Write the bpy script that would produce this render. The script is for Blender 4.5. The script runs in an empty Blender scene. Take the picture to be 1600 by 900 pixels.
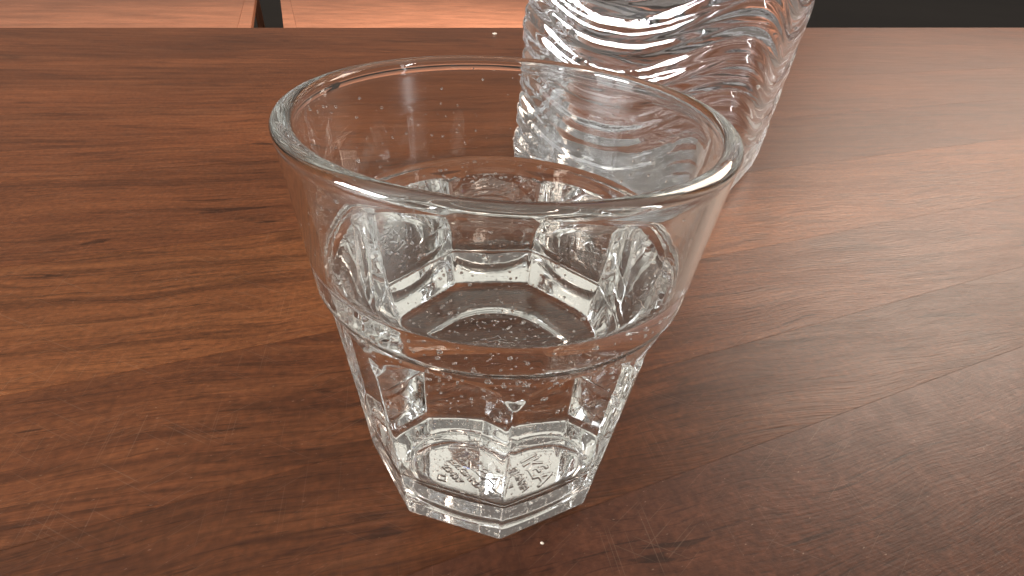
import bpy, bmesh, math, random
import numpy as np
from math import sin, cos, pi, radians
from mathutils import Vector, Matrix

random.seed(7)
SC = bpy.context.scene
COL = SC.collection

# ------------------------------------------------------------------ camera
RT = Vector((0.99683368, 0.05168076, 0.06042946))
UP = Vector((-0.07934021, 0.59611969, 0.79896586))
FW = Vector((-0.00526798, 0.80123056, -0.59833254))
CAM = Vector((0.00350228, -0.09758148, 0.12814033))
cd = bpy.data.cameras.new('camera')
cam = bpy.data.objects.new('camera', cd); COL.objects.link(cam)
m = Matrix((RT, UP, -FW)).transposed().to_4x4(); m.translation = CAM
cam.matrix_world = m
cd.sensor_width = 36.0; cd.lens = 759.507 / 1600 * 36.0
cd.clip_start = 0.005; cd.clip_end = 60
SC.camera = cam

# ------------------------------------------------------------------ room light
w = bpy.data.worlds.new('World'); SC.world = w; w.use_nodes = True
bg = w.node_tree.nodes['Background']
bg.inputs['Color'].default_value = (0.95, 0.84, 0.76, 1); bg.inputs['Strength'].default_value = 0.20

def window_lamp(name, pos, target, sx, sy, power, color=(1, 1, 1)):
    """a room window as one rectangular area lamp"""
    ld = bpy.data.lights.new(name, 'AREA'); ld.shape = 'RECTANGLE'; ld.size = sx; ld.size_y = sy
    ld.energy = power; ld.color = color
    o = bpy.data.objects.new(name, ld); COL.objects.link(o)
    o.location = pos
    d = (Vector(target) - Vector(pos)).normalized()
    o.rotation_euler = d.to_track_quat('-Z', 'Y').to_euler()
    return o
# four panes of the wide window to the left
for az_, wd_, pw_ in ((57.0, 0.52, 62), (70.0, 0.52, 62), (29.0, 0.09, 10)):
    for hz_ in (0.42, 0.93):
        a_ = radians(az_)
        window_lamp('window_lamp', (-2.6 * sin(a_), -2.6 * cos(a_), hz_), (0, 0, hz_ * 0.7), wd_, 0.46, pw_, (0.97, 0.98, 1.0))
# narrow tall window to the right
window_lamp('window_lamp', (2.47, -0.80, 0.98), (0, 0, 0.6), 0.11, 1.6, 34, (0.97, 0.98, 1.0))
# window across the room on the right, beyond the table
for k in range(2):
    window_lamp('window_lamp', (2.15 + 0.75 * k, 2.75 - 0.5 * k, 2.15), (0.15, 0.2, 0), 1.15, 1.5, 62, (1.0, 0.80, 0.66))
# added lamp over the benches, standing in for the sun patch on them
bench_fill = window_lamp('bench_fill_lamp', (0.1, 2.6, 2.3), (0.0, 2.35, 0), 1.2, 0.9, 20, (1.0, 0.95, 0.92)); bench_fill.data.spread = radians(70)
# pale ceiling overhead, lit by the windows
window_lamp('ceiling_lamp', (0.0, 0.0, 2.45), (0.0, 0.0, 0), 6.0, 4.8, 70, (1.0, 0.955, 0.84))

vs = SC.view_settings
vs.view_transform = 'Standard'; vs.look = 'None'; vs.exposure = 0.0; vs.gamma = 1.0; vs.use_curve_mapping = False
SC.render.engine = 'CYCLES'
cy = SC.cycles
cy.max_bounces = 28; cy.transmission_bounces = 26; cy.glossy_bounces = 14; cy.diffuse_bounces = 4
cy.transparent_max_bounces = 8
cy.caustics_reflective = True; cy.caustics_refractive = True; cy.blur_glossy = 0.3
cy.sample_clamp_indirect = 6.0; cy.sample_clamp_direct = 0
cy.use_denoising = True
try:
    cy.denoiser = 'OPENIMAGEDENOISE'; cy.denoising_input_passes = 'RGB_ALBEDO_NORMAL'
except Exception:
    pass

# ------------------------------------------------------------------ helpers
def setp(o, label=None, cat=None, group=None, kind=None):
    for k, v in (('label', label), ('category', cat), ('group', group), ('kind', kind)):
        if v: o[k] = v
    return o
def empty(name, loc=(0, 0, 0), rz=0):
    o = bpy.data.objects.new(name, None); COL.objects.link(o)
    o.location = loc; o.rotation_euler = (0, 0, rz); o.empty_display_size = 0.02
    return o
def mesh_obj(name, verts, faces, mat, parent=None, smooth=True, mats=None, fmat=None):
    me = bpy.data.meshes.new(name); me.from_pydata(verts, [], faces)
    if mats:
        for q in mats: me.materials.append(q)
        me.polygons.foreach_set('material_index', fmat)
    else:
        me.materials.append(mat)
    if smooth: me.polygons.foreach_set('use_smooth', [True] * len(me.polygons))
    me.update()
    o = bpy.data.objects.new(name, me); COL.objects.link(o)
    if parent: o.parent = parent
    return o
def lathe(rings, n, cap_start=True, cap_end=True, base=0, flip=False):
    """rings: list of functions theta -> (r, z). Quads between neighbours, fans at the ends."""
    V, F = [], []
    for rg in rings:
        for i in range(n):
            t = 2 * pi * i / n
            r, z = rg(t); V.append((r * sin(t), -r * cos(t), z))
    for k in range(len(rings) - 1):
        for i in range(n):
            j = (i + 1) % n
            F.append((base + k * n + i, base + k * n + j, base + (k + 1) * n + j, base + (k + 1) * n + i))
    if cap_start:
        z = V[0][2]; V.append((0, 0, rings[0](0)[1])); c = base + len(V) - 1
        for i in range(n): F.append((c, base + (i + 1) % n, base + i))
    if cap_end:
        V.append((0, 0, rings[-1](0)[1])); c = base + len(V) - 1; b = base + (len(rings) - 1) * n
        for i in range(n): F.append((c, b + i, b + (i + 1) % n))
    if flip: F = [tuple(reversed(f)) for f in F]
    return V, F
def box(bm, x0, x1, y0, y1, z0, z1, bev=0.0):
    r = bmesh.ops.create_cube(bm, size=1.0)
    vs_ = r['verts']
    for v in vs_:
        v.co = Vector(((x0 + x1) / 2 + v.co.x * (x1 - x0), (y0 + y1) / 2 + v.co.y * (y1 - y0), (z0 + z1) / 2 + v.co.z * (z1 - z0)))
    if bev > 0:
        es = list({e for v in vs_ for e in v.link_edges})
        bmesh.ops.bevel(bm, geom=es, offset=bev, segments=2, affect='EDGES')
def box_obj(name, dims, mat, parent=None, bev=0.0, kind=None):
    bm = bmesh.new(); box(bm, *dims, bev=bev)
    me = bpy.data.meshes.new(name); bm.to_mesh(me); bm.free(); me.materials.append(mat)
    o = bpy.data.objects.new(name, me); COL.objects.link(o)
    if parent: o.parent = parent
    if kind: o['kind'] = kind
    return o

# ------------------------------------------------------------------ materials
def newmat(name):
    mt = bpy.data.materials.new(name); mt.use_nodes = True
    nt = mt.node_tree; nt.nodes.clear()
    return mt, nt, nt.nodes, nt.links
def glass_mat(name, ior, color=(1, 1, 1), rough=0.0, bumps=()):
    mt, nt, N, L = newmat(name)
    out = N.new('ShaderNodeOutputMaterial'); g = N.new('ShaderNodeBsdfGlass')
    g.inputs['Color'].default_value = (*color, 1); g.inputs['Roughness'].default_value = rough
    g.inputs['IOR'].default_value = ior; L.new(g.outputs[0], out.inputs[0])
    prev = None
    tc = N.new('ShaderNodeTexCoord') if bumps else None
    for (sc, st, dist, det) in bumps:
        mp = N.new('ShaderNodeMapping'); mp.inputs['Scale'].default_value = sc
        nz = N.new('ShaderNodeTexNoise'); nz.inputs['Scale'].default_value = 1; nz.inputs['Detail'].default_value = det
        L.new(tc.outputs['Object'], mp.inputs[0]); L.new(mp.outputs[0], nz.inputs['Vector'])
        b = N.new('ShaderNodeBump'); b.inputs['Strength'].default_value = st; b.inputs['Distance'].default_value = dist
        L.new(nz.outputs[0], b.inputs['Height'])
        if prev: L.new(prev.outputs[0], b.inputs['Normal'])
        prev = b
    if prev: L.new(prev.outputs[0], g.inputs['Normal'])
    return mt
IG, IW, IP = 1.50, 1.333, 1.50
M_glass = glass_mat('pressed_glass', IG, (0.985, 0.992, 0.988), 0.0,
                    [((120, 120, 30), 0.12, 0.0004, 0.0), ((420, 420, 150), 0.05, 0.0002, 2)])
M_water_top = glass_mat('water_surface', IW, (1, 1, 1), 0, [((120, 120, 120), 0.1, 0.0003, 1)])
M_water_in_glass = glass_mat('water_against_glass', IW / IG)
M_air_glass = glass_mat('air_pocket_in_glass', 1 / IG)
M_bubble = glass_mat('air_bubble', 1 / IW)
M_pet = glass_mat('clear_bottle_plastic', IP, (0.985, 0.99, 0.992), 0.0,
                  [((18, 18, 130), 0.30, 0.0010, 1.5)])
M_water_in_pet = glass_mat('water_against_plastic', IW / IP)
M_drop = glass_mat('water_drop', IW)

def wood_mat(name, c_dark, c_mid, c_light, rough=0.37, spec=0.2, veins=1.0, plank_var=0.10, mottle=0.0, turn=0.0):
    mt, nt, N, L = newmat(name)
    out = N.new('ShaderNodeOutputMaterial'); p = N.new('ShaderNodeBsdfPrincipled'); L.new(p.outputs[0], out.inputs[0])
    tc = N.new('ShaderNodeTexCoord'); oi = N.new('ShaderNodeObjectInfo')
    off = N.new('ShaderNodeCombineXYZ')
    mm = N.new('ShaderNodeMath'); mm.operation = 'MULTIPLY'; mm.inputs[1].default_value = 7.3; L.new(oi.outputs['Random'], mm.inputs[0])
    L.new(mm.outputs[0], off.inputs[0]); L.new(mm.outputs[0], off.inputs[2])
    add = N.new('ShaderNodeVectorMath'); add.operation = 'ADD'; L.new(tc.outputs['Object'], add.inputs[0]); L.new(off.outputs[0], add.inputs[1])
    # slow wander of the grain across the board
    wz = N.new('ShaderNodeTexNoise'); wz.inputs['Scale'].default_value = 1.0; wz.inputs['Detail'].default_value = 2
    mpw = N.new('ShaderNodeMapping'); mpw.inputs['Scale'].default_value = (9, 16, 1); L.new(add.outputs[0], mpw.inputs[0]); L.new(mpw.outputs[0], wz.inputs['Vector'])
    sub = N.new('ShaderNodeVectorMath'); sub.operation = 'MULTIPLY_ADD'
    L.new(wz.outputs['Color'], sub.inputs[0]); sub.inputs[1].default_value = (0, 0.022, 0); L.new(add.outputs[0], sub.inputs[2])
    trn = N.new('ShaderNodeMapping'); trn.inputs['Rotation'].default_value = (0, 0, turn); L.new(sub.outputs[0], trn.inputs[0])
    V = trn.outputs[0]
    def noise(sc, det=3, rgh=0.55, dist=0.0):
        mp = N.new('ShaderNodeMapping'); mp.inputs['Scale'].default_value = sc; L.new(V, mp.inputs[0])
        nz = N.new('ShaderNodeTexNoise'); nz.inputs['Scale'].default_value = 1; nz.inputs['Detail'].default_value = det
        nz.inputs['Roughness'].default_value = rgh; nz.inputs['Distortion'].default_value = dist
        L.new(mp.outputs[0], nz.inputs['Vector']); return nz.outputs[0]
    def ramp(src, pts):
        r = N.new('ShaderNodeValToRGB'); L.new(src, r.inputs[0]); e = r.color_ramp.elements
        e[0].position, e[0].color = pts[0][0], (*pts[0][1], 1); e[1].position, e[1].color = pts[-1][0], (*pts[-1][1], 1)
        for q, c in pts[1:-1]:
            z = e.new(q); z.color = (*c, 1)
        return r.outputs[0]
    def mix(a, b, fac, mode='MIX'):
        x = N.new('ShaderNodeMix'); x.data_type = 'RGBA'; x.blend_type = mode
        for sock, val in ((x.inputs[0], fac), (x.inputs[6], a), (x.inputs[7], b)):
            if isinstance(val, (int, float)): sock.default_value = val
            elif isinstance(val, tuple): sock.default_value = (*val, 1)
            else: L.new(val, sock)
        return x.outputs[2]
    g = lambda v: (v, v, v)
    broad = noise((5, 14, 1), 3, 0.5)
    streak = noise((11 + 120 * mottle, 150 - 20 * mottle, 1), 6, 0.66, 0.5)
    fine = noise((60 + 500 * mottle, 900, 1), 4, 0.65)
    base = ramp(streak, [(0.24, c_dark), (0.50, c_mid), (0.78, c_light)])
    tone = ramp(broad, [(0.28, g(0.74)), (0.5, g(0.97)), (0.75, g(1.22))])
    col = mix(base, tone, 1.0, 'MULTIPLY')
    col = mix(col, ramp(fine, [(0.30, g(0.70)), (0.52, g(1.0)), (0.75, g(1.22))]), 0.9, 'MULTIPLY')
    # dark veins and short open checks along the grain
    vein = noise((3.2, 46, 1), 3, 0.5, 0.8)
    col = mix(col, ramp(vein, [(0.475, g(1.0)), (0.495, g(1 - 0.34 * veins)), (0.502, g(1 - 0.36 * veins)), (0.53, g(1.0))]), 0.9, 'MULTIPLY')
    pore = noise((75, 1500, 1), 2, 0.5)
    col = mix(col, ramp(pore, [(0.30, g(0.50)), (0.40, g(1.0)), (1.0, g(1.0))]), 0.8, 'MULTIPLY')
    chk = noise((24, 210, 1), 3, 0.5, 0.6)
    col = mix(col, ramp(chk, [(0.0, g(0.35)), (0.285, g(0.40)), (0.325, g(1.0)), (1.0, g(1.0))]), 0.9, 'MULTIPLY')
    # dull speckle and small stains, not following the grain
    mp2 = N.new('ShaderNodeMapping'); mp2.inputs['Scale'].default_value = (420, 420, 1); L.new(tc.outputs['Object'], mp2.inputs[0])
    sp = N.new('ShaderNodeTexNoise'); sp.inputs['Scale'].default_value = 1; sp.inputs['Detail'].default_value = 4; L.new(mp2.outputs[0], sp.inputs['Vector'])
    col = mix(col, ramp(sp.outputs[0], [(0.30, g(0.72)), (0.5, g(1.0)), (0.72, g(1.3))]), 0.8, 'MULTIPLY')
    # dust and pinprick wear
    mp3 = N.new('ShaderNodeMapping'); mp3.inputs['Scale'].default_value = (700, 1500, 1); L.new(tc.outputs['Object'], mp3.inputs[0])
    du = N.new('ShaderNodeTexNoise'); du.inputs['Scale'].default_value = 1; du.inputs['Detail'].default_value = 1; L.new(mp3.outputs[0], du.inputs['Vector'])
    dr = N.new('ShaderNodeMapRange'); L.new(du.outputs[0], dr.inputs[0]); dr.inputs[1].default_value = 0.72; dr.inputs[2].default_value = 0.84; dr.inputs[4].default_value = 0.35
    col = mix(col, (0.42, 0.30, 0.22), dr.outputs[0])
    mp4 = N.new('ShaderNodeMapping'); mp4.inputs['Scale'].default_value = (45, 60, 1); L.new(tc.outputs['Object'], mp4.inputs[0])
    st = N.new('ShaderNodeTexNoise'); st.inputs['Scale'].default_value = 1; st.inputs['Detail'].default_value = 4; st.inputs['Distortion'].default_value = 0.6; L.new(mp4.outputs[0], st.inputs['Vector'])
    col = mix(col, ramp(st.outputs[0], [(0.22, g(0.62)), (0.38, g(0.92)), (0.5, g(1.0)), (0.8, g(1.12))]), 0.4 + 0.5 * mottle, 'MULTIPLY')
    # each board a little different
    pv = N.new('ShaderNodeMapRange'); L.new(oi.outputs['Random'], pv.inputs[0]); pv.inputs[3].default_value = 1 - plank_var; pv.inputs[4].default_value = 1 + plank_var
    cmb = N.new('ShaderNodeCombineXYZ'); [L.new(pv.outputs[0], cmb.inputs[i]) for i in range(3)]
    col = mix(col, cmb.outputs[0], 1.0, 'MULTIPLY')
    # fine straight scratches in the varnish: long thin dashes in three directions
    scr = None
    for ang, sc_, th in ((0.75, 5, 0.735), (-0.35, 7, 0.74), (1.75, 6, 0.745)):
        mr = N.new('ShaderNodeMapping'); mr.inputs['Rotation'].default_value = (0, 0, ang); mr.inputs['Scale'].default_value = (1, 1, 1)
        L.new(tc.outputs['Object'], mr.inputs[0])
        ms_ = N.new('ShaderNodeMapping'); ms_.inputs['Scale'].default_value = (sc_ * 6, 2600, 1); L.new(mr.outputs[0], ms_.inputs[0])
        nz = N.new('ShaderNodeTexNoise'); nz.inputs['Scale'].default_value = 1; nz.inputs['Detail'].default_value = 0; L.new(ms_.outputs[0], nz.inputs['Vector'])
        l_ = N.new('ShaderNodeMapRange'); L.new(nz.outputs[0], l_.inputs[0]); l_.inputs[1].default_value = th; l_.inputs[2].default_value = th + 0.06
        if scr is None: scr = l_.outputs[0]
        else:
            mx = N.new('ShaderNodeMath'); mx.operation = 'MAXIMUM'; L.new(scr, mx.inputs[0]); L.new(l_.outputs[0], mx.inputs[1]); scr = mx.outputs[0]
    ms2 = N.new('ShaderNodeMath'); ms2.operation = 'MULTIPLY'; L.new(scr, ms2.inputs[0]); ms2.inputs[1].default_value = 0.08
    col = mix(col, (0.40, 0.28, 0.20), ms2.outputs[0])
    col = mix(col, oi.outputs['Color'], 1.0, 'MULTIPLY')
    L.new(col, p.inputs['Base Color'])
    rr = N.new('ShaderNodeMapRange'); L.new(streak, rr.inputs[0]); rr.inputs[1].default_value = 0.3; rr.inputs[2].default_value = 0.7
    rr.inputs[3].default_value = rough + 0.04; rr.inputs[4].default_value = rough - 0.02
    L.new(rr.outputs[0], p.inputs['Roughness']); p.inputs['Specular IOR Level'].default_value = spec
    b = N.new('ShaderNodeBump'); b.inputs['Strength'].default_value = 0.35 - 0.22 * mottle; b.inputs['Distance'].default_value = 0.0004
    hm = N.new('ShaderNodeMath'); hm.operation = 'ADD'; L.new(fine, hm.inputs[0]); L.new(pore, hm.inputs[1]); L.new(hm.outputs[0], b.inputs['Height'])
    L.new(b.outputs[0], p.inputs['Normal'])
    return mt
M_table = wood_mat('varnished_brown_red_wood', (0.086, 0.0255, 0.0088), (0.121, 0.038, 0.0130), (0.165, 0.056, 0.020), turn=0.13)
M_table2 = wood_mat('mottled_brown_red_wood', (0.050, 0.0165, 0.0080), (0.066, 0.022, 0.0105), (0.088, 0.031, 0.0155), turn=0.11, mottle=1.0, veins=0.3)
M_seat = wood_mat('orange_varnished_wood', (0.44, 0.145, 0.062), (0.54, 0.205, 0.10), (0.62, 0.27, 0.145), rough=0.30, spec=0.6, veins=0.4, plank_var=0.06)
def plain(name, col, rough=0.5, bump=None):
    mt, nt, N, L = newmat(name)
    out = N.new('ShaderNodeOutputMaterial'); p = N.new('ShaderNodeBsdfPrincipled'); L.new(p.outputs[0], out.inputs[0])
    nz = N.new('ShaderNodeTexNoise'); nz.inputs['Scale'].default_value = 9; nz.inputs['Detail'].default_value = 5
    r = N.new('ShaderNodeValToRGB'); L.new(nz.outputs[0], r.inputs[0])
    r.color_ramp.elements[0].position = 0.3; r.color_ramp.elements[0].color = (*[c * 0.7 for c in col], 1)
    r.color_ramp.elements[1].position = 0.7; r.color_ramp.elements[1].color = (*[min(1, c * 1.25) for c in col], 1)
    L.new(r.outputs[0], p.inputs['Base Color']); p.inputs['Roughness'].default_value = rough
    return mt
M_floor = plain('dark_floor', (0.050, 0.042, 0.033), 0.7)
M_cap = plain('blue_cap_plastic', (0.05, 0.15, 0.5), 0.4)
M_crumb = plain('pale_crumb', (0.50, 0.42, 0.34), 0.8)

# ------------------------------------------------------------------ floor
FLOOR_Z = -0.75
fl = box_obj('floor', (-25, 25, -25, 25, FLOOR_Z - 0.05, FLOOR_Z), M_floor, kind='structure')

# ------------------------------------------------------------------ table
TA = math.atan2(0.3466, 0.7554)
table = empty('wooden_table', (0, 0, 0), TA)
setp(table, 'brown red varnished wooden table carrying the tumbler and the big bottle', 'table')
boards = [(-0.60, -0.41, 0.95), (-0.41, -0.215, 1.0), (-0.215, -0.0345, 0.74), (-0.0345, 0.0045, 0.54), (0.0045, 0.061, 0.90), (0.061, 0.143, 1.25),  # own tone per board; the darkest also have near-side shade in the colour
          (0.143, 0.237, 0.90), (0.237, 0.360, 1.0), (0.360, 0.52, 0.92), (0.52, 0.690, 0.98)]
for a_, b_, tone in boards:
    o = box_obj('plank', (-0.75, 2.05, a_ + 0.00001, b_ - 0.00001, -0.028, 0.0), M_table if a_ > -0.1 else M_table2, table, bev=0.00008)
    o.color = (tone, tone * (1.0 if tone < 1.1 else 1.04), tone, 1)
box_obj('apron', (-0.66, 1.96, 0.600, 0.625, -0.11, -0.029), M_table, table)
box_obj('apron', (-0.66, 1.96, -0.500, -0.475, -0.11, -0.029), M_table, table)
for lx in (-0.62, 1.90):
    for ly in (-0.485, 0.61):
        box_obj('leg', (lx - 0.035, lx + 0.035, ly - 0.035, ly + 0.035, FLOOR_Z, -0.112), M_table, table, bev=0.004)

# ------------------------------------------------------------------ seats beyond the table
def hit(px, py, z):
    d = FW + RT * ((px - 800) / 759.507) - UP * ((py - 450) / 759.507)
    t = (z - CAM.z) / d.z
    return CAM + d * t
SZ = -0.29
pa, pb = hit(443, 43, SZ), hit(438, 0, SZ)
SA = math.atan2((pb - pa).y, (pb - pa).x) - pi / 2      # the side edge runs away from the camera
def seat(label, origin, x0, x1, flip=1):
    s = empty('wooden_bench', (origin.x, origin.y, SZ), SA)
    setp(s, label, 'bench', 'wooden benches across the table')
    y0, y1 = -0.30, 2.2
    sw = 0.052
    box_obj('edge_board', (0, sw * flip, y0, y1, -0.03, 0.0) if flip > 0 else (-sw, 0, y0, y1, -0.03, 0.0), M_seat, s, bev=0.0015)
    n = 6; w_ = (y1 - y0) / n
    for k in range(n):
        xa, xb = (sw + 0.0005, x1) if flip > 0 else (x0, -sw - 0.0005)
        box_obj('seat_board', (xa, xb, y0 + k * w_ + 0.0004, y0 + (k + 1) * w_ - 0.0004, -0.028, -0.0008), M_seat, s, bev=0.0008)
    for lx in ((0.06, x1 - 0.06) if flip > 0 else (-0.06, x0 + 0.06)):
        for ly in (y0 + 0.05, y1 - 0.05):
            box_obj('leg', (lx - 0.025, lx + 0.025, ly - 0.025, ly + 0.025, FLOOR_Z - SZ, -0.031), M_seat, s)
    return s
seat('pink orange wooden bench seat beyond the table edge, behind the big bottle', pa, 0, 1.75, 1)
pc = hit(392, 43, SZ)
seat('wooden bench seat at the far left, left of the dark gap', pc, -1.3, 0, -1)

# ------------------------------------------------------------------ the tumbler
NF = 9; T0 = radians(7.564)
H = 0.100; RTOP = 0.04358; RM = 0.04121590
def cone(z): return RM + (RTOP - RM) * (z - 0.055) / 0.0435
def facet(t):
    """angle from the nearest facet centre, -20..20 degrees"""
    st = 2 * pi / NF
    a = (t - T0 - st / 2) % st
    return a if a < st / 2 else a - st
def smin(a, b, k):
    h = max(0.0, min(1.0, 0.5 + 0.5 * (b - a) / k)); return b + (a - b) * h - k * h * (1 - h)
def sstep(x, a, b):
    x = max(0.0, min(1.0, (x - a) / (b - a))); return x * x * (3 - 2 * x)
CA = cos(pi / NF)
def poly(t, rho, rnd=0.00018):
    a = facet(t)
    return smin(rho * CA / cos(a), rho * 0.997, rnd)
def rho_body(z): return 0.03790 + (0.0409 - 0.03790) * (z - 0.01953) / (0.05931 - 0.01953)
def outer(t, z):
    if z > 0.0705: return cone(z)
    a = abs(facet(t)) / (pi / NF)
    if z >= 0.01953:
        p = poly(t, rho_body(z))
    else:
        p = poly(t, 0.03665 + (0.03790 - 0.03665) * (z / 0.01953))
        if z < 0.0024: p -= 0.0024 - math.sqrt(max(0.0, 0.0024 ** 2 - (0.0024 - z) ** 2))
        return p
    p -= 0.00025 * (1 - a * a) * sstep(z, 0.0195, 0.045)          # faces very slightly hollow
    p += 0.00010 * math.exp(-((z - 0.0197) / 0.0004) ** 2)         # the sharp ridge over the foot
    zt = 0.0640 - 0.0062 * a ** 2.6                                 # arched head of each panel
    c = cone(z) - 0.0004 * (1 - sstep(z, 0.0664, 0.0671)) - 0.0014 * max(0.0, (0.0668 - z) / 0.009)
    s = sstep(z, zt - 0.0012, zt + 0.0009)
    return p * (1 - s) + c * s
ZF = 0.0092                                                        # thickness of the foot under the water
def inner_r(z):
    # floor 0.0165, fillet, slim wall behind the panels, swell above the ledge
    pts = [(ZF, 0.0215), (ZF + 0.0006, 0.0243), (ZF + 0.0020, 0.0267), (ZF + 0.0042, 0.0284), (0.0185, 0.0299), (0.024, 0.0312), (0.030, 0.0327), (0.040, 0.0341), (0.050, 0.0354),
           (0.058, 0.0361), (0.0635, 0.0367), (0.0650, 0.0374), (0.0664, 0.0388), (0.071, 0.0394)]
    if z >= 0.071: return 0.0394 + (0.04358 - 0.0032 - 0.0394) * (z - 0.071) / (H - 0.071)
    for (z0, r0), (z1, r1) in zip(pts[:-1], pts[1:]):
        if z <= z1: return r0 + (r1 - r0) * (z - z0) / (z1 - z0)
    return pts[-1][1]
def inner_s(z):                                                    # smoothed
    if z < ZF + 0.004 or z > 0.096: return inner_r(z)
    return sum(inner_r(z + d) for d in (-0.0006, -0.0003, 0, 0.0003, 0.0006)) / 5
ZW = 0.0726
LIFT = 0.0003
tumbler = empty('drinking_glass', (0, 0, LIFT))
setp(tumbler, 'clear faceted drinking glass three quarters full of sparkling water', 'drinking glass')
NT = 9 * 56
def R(f): return f
# relief of the lettering and marks pressed into the underside of the foot, as a height field
RES, HALF = 0.00005, 0.0212
GN = int(2 * HALF / RES)
mask = np.zeros((GN, GN), np.float32)
def stamp(txt, size, ang, ox, oy, sx=1.0):
    cu = bpy.data.curves.new('lettering', 'FONT'); cu.body = txt; cu.size = size; cu.resolution_u = 3
    cu.align_x = 'CENTER'; cu.align_y = 'CENTER'; cu.offset = size * 0.02
    o = bpy.data.objects.new('lettering', cu); COL.objects.link(o)
    me = bpy.data.meshes.new_from_object(o.evaluated_get(bpy.context.evaluated_depsgraph_get()))
    bpy.data.objects.remove(o); me.calc_loop_triangles()
    ca, sa = cos(ang), sin(ang)
    P = [(v.co.x * sx * ca - v.co.y * sa + ox, v.co.x * sx * sa + v.co.y * ca + oy) for v in me.vertices]
    for tr in me.loop_triangles: fill([P[i] for i in tr.vertices])
    bpy.data.meshes.remove(me)
def fill(T):
    (ax, ay), (bx_, by), (cx_, cy_) = T
    x0, x1 = min(ax, bx_, cx_), max(ax, bx_, cx_); y0, y1 = min(ay, by, cy_), max(ay, by, cy_)
    i0, i1 = max(0, int((x0 + HALF) / RES)), min(GN, int((x1 + HALF) / RES) + 2)
    j0, j1 = max(0, int((y0 + HALF) / RES)), min(GN, int((y1 + HALF) / RES) + 2)
    X, Y = np.meshgrid(np.arange(i0, i1) * RES - HALF, np.arange(j0, j1) * RES - HALF, indexing='ij')
    e = lambda px, py, qx, qy: (qx - px) * (Y - py) - (qy - py) * (X - px)
    a, b, c = e(ax, ay, bx_, by), e(bx_, by, cx_, cy_), e(cx_, cy_, ax, ay)
    ins = ((a >= 0) & (b >= 0) & (c >= 0)) | ((a <= 0) & (b <= 0) & (c <= 0))
    mask[i0:i1, j0:j1][ins] = 1.0
def ring_mark(cx, cy, r0, r1, n, rot=0.0):
    for i in range(n):
        a, b = rot + 2 * pi * i / n, rot + 2 * pi * (i + 1) / n
        q = [(cx + r * cos(t), cy + r * sin(t)) for r, t in ((r0, a), (r1, a), (r1, b), (r0, b))]
        fill([q[0], q[1], q[2]]); fill([q[0], q[2], q[3]])
TR = radians(-52)
def tpos(u, v): return (u * cos(TR) - v * sin(TR), u * sin(TR) + v * cos(TR))
stamp('IKEA', 0.0094, TR, *tpos(0.0015, 0.0030), 1.12)
stamp('BULGARIA', 0.0038, TR, *tpos(0.0015, -0.0038))
stamp('23437', 0.0036, TR, *tpos(0.0, -0.0082))
ring_mark(*tpos(0.0, -0.0125), 0.0013, 0.0021, 4, TR)
for _ in range(4):
    q = mask.copy(); q[1:] += mask[:-1]; q[:-1] += mask[1:]; q[:, 1:] += mask[:, :-1]; q[:, :-1] += mask[:, 1:]
    mask = q / 5
def relief(x, y):
    return 0.00027 * float(mask[min(GN - 1, max(0, int((x + HALF) / RES))), min(GN - 1, max(0, int((y + HALF) / RES)))])
rings = []
def c_ring(r, z): rings.append(lambda t, r=r, z=z: (r, z))
# recess under the foot, out to the standing rim
for k in range(2, 147):
    rings.append(lambda t, r=0.00014 * k: (r, 0.0013 + relief(r * sin(t), -r * cos(t))))
for r, z in ((0.0207, 0.0013), (0.0213, 0.0012), (0.0220, 0.0008), (0.0225, 0.0004), (0.0232, 0.0001)):
    c_ring(r, z)
for f_, z in ((0.35, 0.0), (0.7, 0.0), (0.95, 0.0), (1.0, 0.0)):
    rings.append(lambda t, f_=f_, z=z: (0.0232 + (outer(t, 0.0) - 0.0232) * f_, z))
zs = [0.00006, 0.00018, 0.00036, 0.0006, 0.0009, 0.0013, 0.0018, 0.0024, 0.004, 0.007, 0.010, 0.013, 0.016, 0.0178, 0.0186, 0.0190, 0.0193, 0.0195, 0.0197, 0.0199, 0.0202, 0.0206, 0.0212, 0.022, 0.0235, 0.026]
z = 0.029
while z < 0.0555: zs.append(z); z += 0.0025
z = 0.0565
while z < 0.0682: zs.append(z); z += 0.00022
zs += [0.0685, 0.069, 0.0695, 0.0700, 0.0704, 0.0708, 0.072, 0.0735, 0.076, 0.079, 0.082, 0.085, 0.088, 0.091, 0.094, 0.0955, 0.0965]
for z in zs: rings.append(lambda t, z=z: (outer(t, z), z))
# rounded, slightly thickened lip
ro, ri = cone(0.0975), inner_s(0.0975)
mid, hw = (ro + ri) / 2, (ro - ri) / 2
for k in range(0, 13):
    a = -0.25 + (pi + 0.5) * k / 12
    c_ring(mid + (hw + 0.00025) * cos(a), 0.0985 - 0.0003 + 0.0015 * sin(a))
zin = [0.0968, 0.0955, 0.094, 0.090, 0.086, 0.082, 0.078, 0.0755, 0.0745, 0.0738]
for z in zin: c_ring(inner_s(z), z)
ZM = ZW + 0.0007                                                   # where the meniscus touches
c_ring(inner_s(ZM), ZM)
V, F = lathe(rings, NT, True, False)
body = mesh_obj('glass_body', V, F, M_glass, tumbler)

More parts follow.
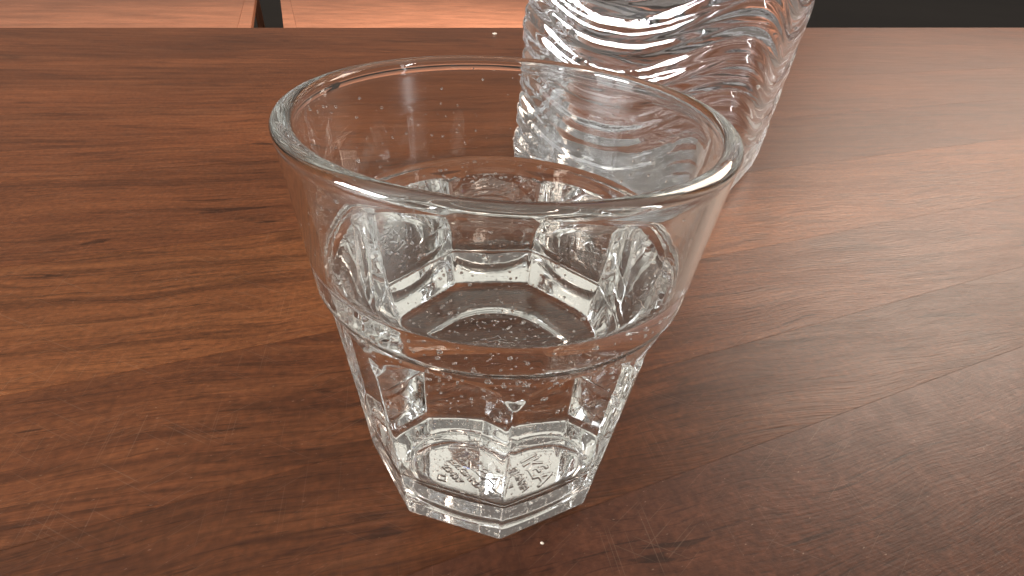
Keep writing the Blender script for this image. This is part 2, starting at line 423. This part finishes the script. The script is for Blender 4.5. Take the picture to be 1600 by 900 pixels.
# water: top with meniscus, then the sides and floor it wets
top = []
for r_, z_ in ((0.30, ZW), (0.55, ZW), (0.75, ZW), (0.86, ZW), (0.92, ZW + 0.00002), (0.95, ZW + 0.00007), (0.97, ZW + 0.00018), (0.985, ZW + 0.00036), (0.995, ZW + 0.00056), (1.0, ZM)):
    top.append(lambda t, r_=r_, z_=z_: (inner_s(ZM) * r_, z_))
side = []
z = ZM
zz = []
while z > ZF + 0.0006: zz.append(z); z -= (0.0003 if 0.062 < z < 0.068 else 0.0008)
zz += [ZF + 0.0003, ZF + 0.0001, ZF]
for z in zz[1:]: side.append(lambda t, z=z: (inner_s(z), z))
for r in (0.020, 0.015, 0.010, 0.004): side.append(lambda t, r=r: (r, ZF))
allr = top + side
NW = 288
V, F = lathe(allr, NW, True, True, flip=True)
nm = []
for i, f in enumerate(F):
    if i < (len(allr) - 1) * NW: nm.append(0 if i // NW < len(top) - 1 else 1)
    else: nm.append(0 if i < (len(allr) - 1) * NW + NW else 1)
water = mesh_obj('water', V, F, None, None, mats=[M_water_top, M_water_in_glass], fmat=nm)
water.location.z = LIFT
setp(water, 'clear sparkling water standing inside the faceted glass', 'water')

# ------------------------------------------------------------------ bubbles in the water
tb = bmesh.new(); bmesh.ops.create_icosphere(tb, subdivisions=2, radius=1.0)
TV = [tuple(v.co) for v in tb.verts]; TF = [tuple(v.index for v in f.verts) for f in tb.faces]; tb.free()
BV, BF = [], []
def blob(co, r):
    b = len(BV)
    BV.extend((co[0] + x * r, co[1] + y * r, co[2] + z * r) for x, y, z in TV)
    BF.extend(tuple(b + i for i in f) for f in TF)
for i in range(1300):
    q = random.random(); th = random.uniform(0, 2 * pi)
    r = min(0.00065, 0.00020 + random.expovariate(1 / 0.00013))
    if q < 0.62:                                    # clinging to the wall
        z = random.choice((random.uniform(ZF + 0.003, 0.071), random.uniform(0.055, 0.0712), random.gauss(0.0625, 0.0013)))
        z = max(ZF + 0.002, min(0.0712, z)); rad = inner_s(z) - r * 1.15 - 0.00003
    elif q < 0.86:                                  # on the floor
        r *= 0.7; rad = 0.0212 * math.sqrt(random.random()); z = ZF + r * 1.08
    else:                                           # rising
        rad = 0.028 * math.sqrt(random.random()); z = random.uniform(0.022, 0.068)
    blob((rad * sin(th), -rad * cos(th), z), r)
me = bpy.data.meshes.new('bubbles'); me.from_pydata(BV, [], BF); me.materials.append(M_bubble)
me.polygons.foreach_set('use_smooth', [True] * len(me.polygons))
bub = bpy.data.objects.new('bubbles', me); COL.objects.link(bub)
bub.location.z = LIFT
# droplets and specks left on the dry inner wall
BV, BF = [], []
for i in range(150):
    th = random.gauss(-2.2, 0.9) if i % 3 else random.uniform(0, 2 * pi)
    z = ZW + 0.0015 + abs(random.gauss(0, 0.010)) if i % 2 else random.uniform(0.076, 0.096)
    if z > 0.097: continue
    r = random.uniform(0.00012, 0.00036)
    rad = inner_s(z) - r * 0.25
    blob((rad * sin(th), -rad * cos(th), z), r)
me = bpy.data.meshes.new('droplets'); me.from_pydata(BV, [], BF); me.materials.append(M_drop)
me.polygons.foreach_set('use_smooth', [True] * len(me.polygons))
dro = bpy.data.objects.new('droplets', me); COL.objects.link(dro); dro.location.z = LIFT
setp(dro, 'tiny water droplets on the dry inner wall of the glass', 'droplets', kind='stuff')
setp(bub, 'tiny gas bubbles clinging inside the water of the glass', 'bubbles', kind='stuff')

# ------------------------------------------------------------------ big water bottle
BC = Vector((0.0840, 0.2480, 0.0004)); BR = radians(-33)
bottle = empty('water_bottle', BC, BR)
setp(bottle, 'large clear square plastic water bottle with wavy ribs behind the glass', 'bottle')
def bx_r(t, z=0.1):
    f = sstep(z, 0.004, 0.036)
    n = 5.2 + (4.4 - 5.2) * f                         # squarer foot, rounder body
    return (0.0735 + 0.0006 * f) / (abs(cos(t)) ** n + abs(sin(t)) ** n) ** (1 / n)
def bottle_r(t, z):
    st = pi / 2
    a = ((t + st / 2) % st) - st / 2                   # from the face centre
    u = abs(math.tan(a))                               # 0 centre .. 1 corner
    r = bx_r(t, z)
    ph = (z - 0.0215 - 0.0225 * (0.5 - 0.5 * cos(pi * min(1.0, u))) ** 1.1) / 0.0238
    s = abs(sin(pi * ph)) ** 0.70
    k = sstep(z, 0.010, 0.024) * (1 - sstep(z, 0.225, 0.245))
    r -= 0.0022 * (1 - s) * k
    r += 0.00034 * sin(6 * pi * ph + 1.0 + 3 * u) * k + 0.00008 * sin(14 * pi * ph + 5 * u) * k
    if z < 0.012:
        r -= 0.0016 * (1 - z / 0.012) ** 2
        r -= 0.0006 * (0.5 + 0.5 * cos(2 * pi * z / 0.0032)) * sstep(z, 0.0, 0.002)
    if z > 0.245:                                      # shoulder into the neck
        f = sstep(z, 0.245, 0.318); r = r * (1 - f) + 0.019 * f
    return r
bz = [0.0006, 0.0012, 0.0018, 0.0024, 0.003, 0.0036, 0.0042, 0.0048, 0.0054, 0.006, 0.0066, 0.0072, 0.0078, 0.0084, 0.009, 0.0096, 0.0102, 0.011]
z = 0.012
while z < 0.25: bz.append(z); z += 0.0009
while z < 0.345: bz.append(z); z += 0.003
NB = 480
rings = [lambda t, f_=f_: (bottle_r(t, 0.0) * f_, z_) if False else (bottle_r(t, 0.0) * f_, 0.004 * (1 - f_) ** 2) for f_, z_ in ((0.2, 0), (0.45, 0), (0.7, 0), (0.85, 0), (0.95, 0), (1.0, 0))]
for z in bz: rings.append(lambda t, z=z: (bottle_r(t, z), z))
zt_ = bz[-1]
rings.append(lambda t: (0.0185, zt_ + 0.001)); rings.append(lambda t: (0.0180, zt_ + 0.001))
WB = 0.262                                             # water stands in the shoulder
TH = 0.0005
dry = [z for z in reversed(bz) if z > WB]
for z in dry: rings.append(lambda t, z=z: (bottle_r(t, z) - TH, z))
rings.append(lambda t: (bottle_r(t, WB) - TH, WB))
V, F = lathe(rings, NB, True, False)
mesh_obj('bottle_body', V, F, M_pet, bottle)
top = [lambda t, f_=f_: ((bottle_r(t, WB) - TH) * f_, WB) for f_ in (0.3, 0.7, 0.95, 1.0)]
side = [lambda t, z=z: (bottle_r(t, z) - TH, z + (TH if z < 0.002 else 0)) for z in reversed(bz) if z < WB]
side += [lambda t, f_=f_: ((bottle_r(t, 0.0) - TH) * f_, 0.004 * (1 - f_) ** 2 + TH) for f_ in (0.95, 0.85, 0.7, 0.45, 0.2)]
allr = top + side
V, F = lathe(allr, NB, True, True, flip=True)
k0 = (len(allr) - 1) * NB
nm = [(0 if i // NB < len(top) - 1 else 1) if i < k0 else (0 if i < k0 + NB else 1) for i in range(len(F))]
bw = mesh_obj('bottle_water', V, F, None, None, mats=[M_water_top, M_water_in_pet], fmat=nm)
bw.location = BC; bw.rotation_euler = (0, 0, BR)
setp(bw, 'still water filling the big square plastic bottle', 'water')
cap_r = [lambda t: (0.0205 + (0.0005 if int(t * 30) % 2 else 0), zt_ - 0.012), lambda t: (0.0205 + (0.0005 if int(t * 30) % 2 else 0), zt_ + 0.004), lambda t: (0.0190, zt_ + 0.0055)]
V, F = lathe(cap_r, 188, False, True)
mesh_obj('cap', V, F, M_cap, bottle, smooth=False)

# ------------------------------------------------------------------ crumbs on the table
for (px, py, s) in ((773, 54, 0.0022), (847, 849, 0.00035)):
    h = hit(px, py, 0)
    bm = bmesh.new(); bmesh.ops.create_icosphere(bm, subdivisions=2, radius=s)
    for v in bm.verts: v.co = Vector((v.co.x * 1.5, v.co.y, v.co.z * 0.6)) * random.uniform(0.8, 1.15)
    me = bpy.data.meshes.new('crumb'); bm.to_mesh(me); bm.free(); me.materials.append(M_crumb)
    o = bpy.data.objects.new('crumb', me); COL.objects.link(o); o.location = (h.x, h.y, s * 0.55)
    setp(o, 'tiny pale crumb near the far edge of the table' if py < 400 else 'tiny pale crumb just in front of the glass', 'crumb')
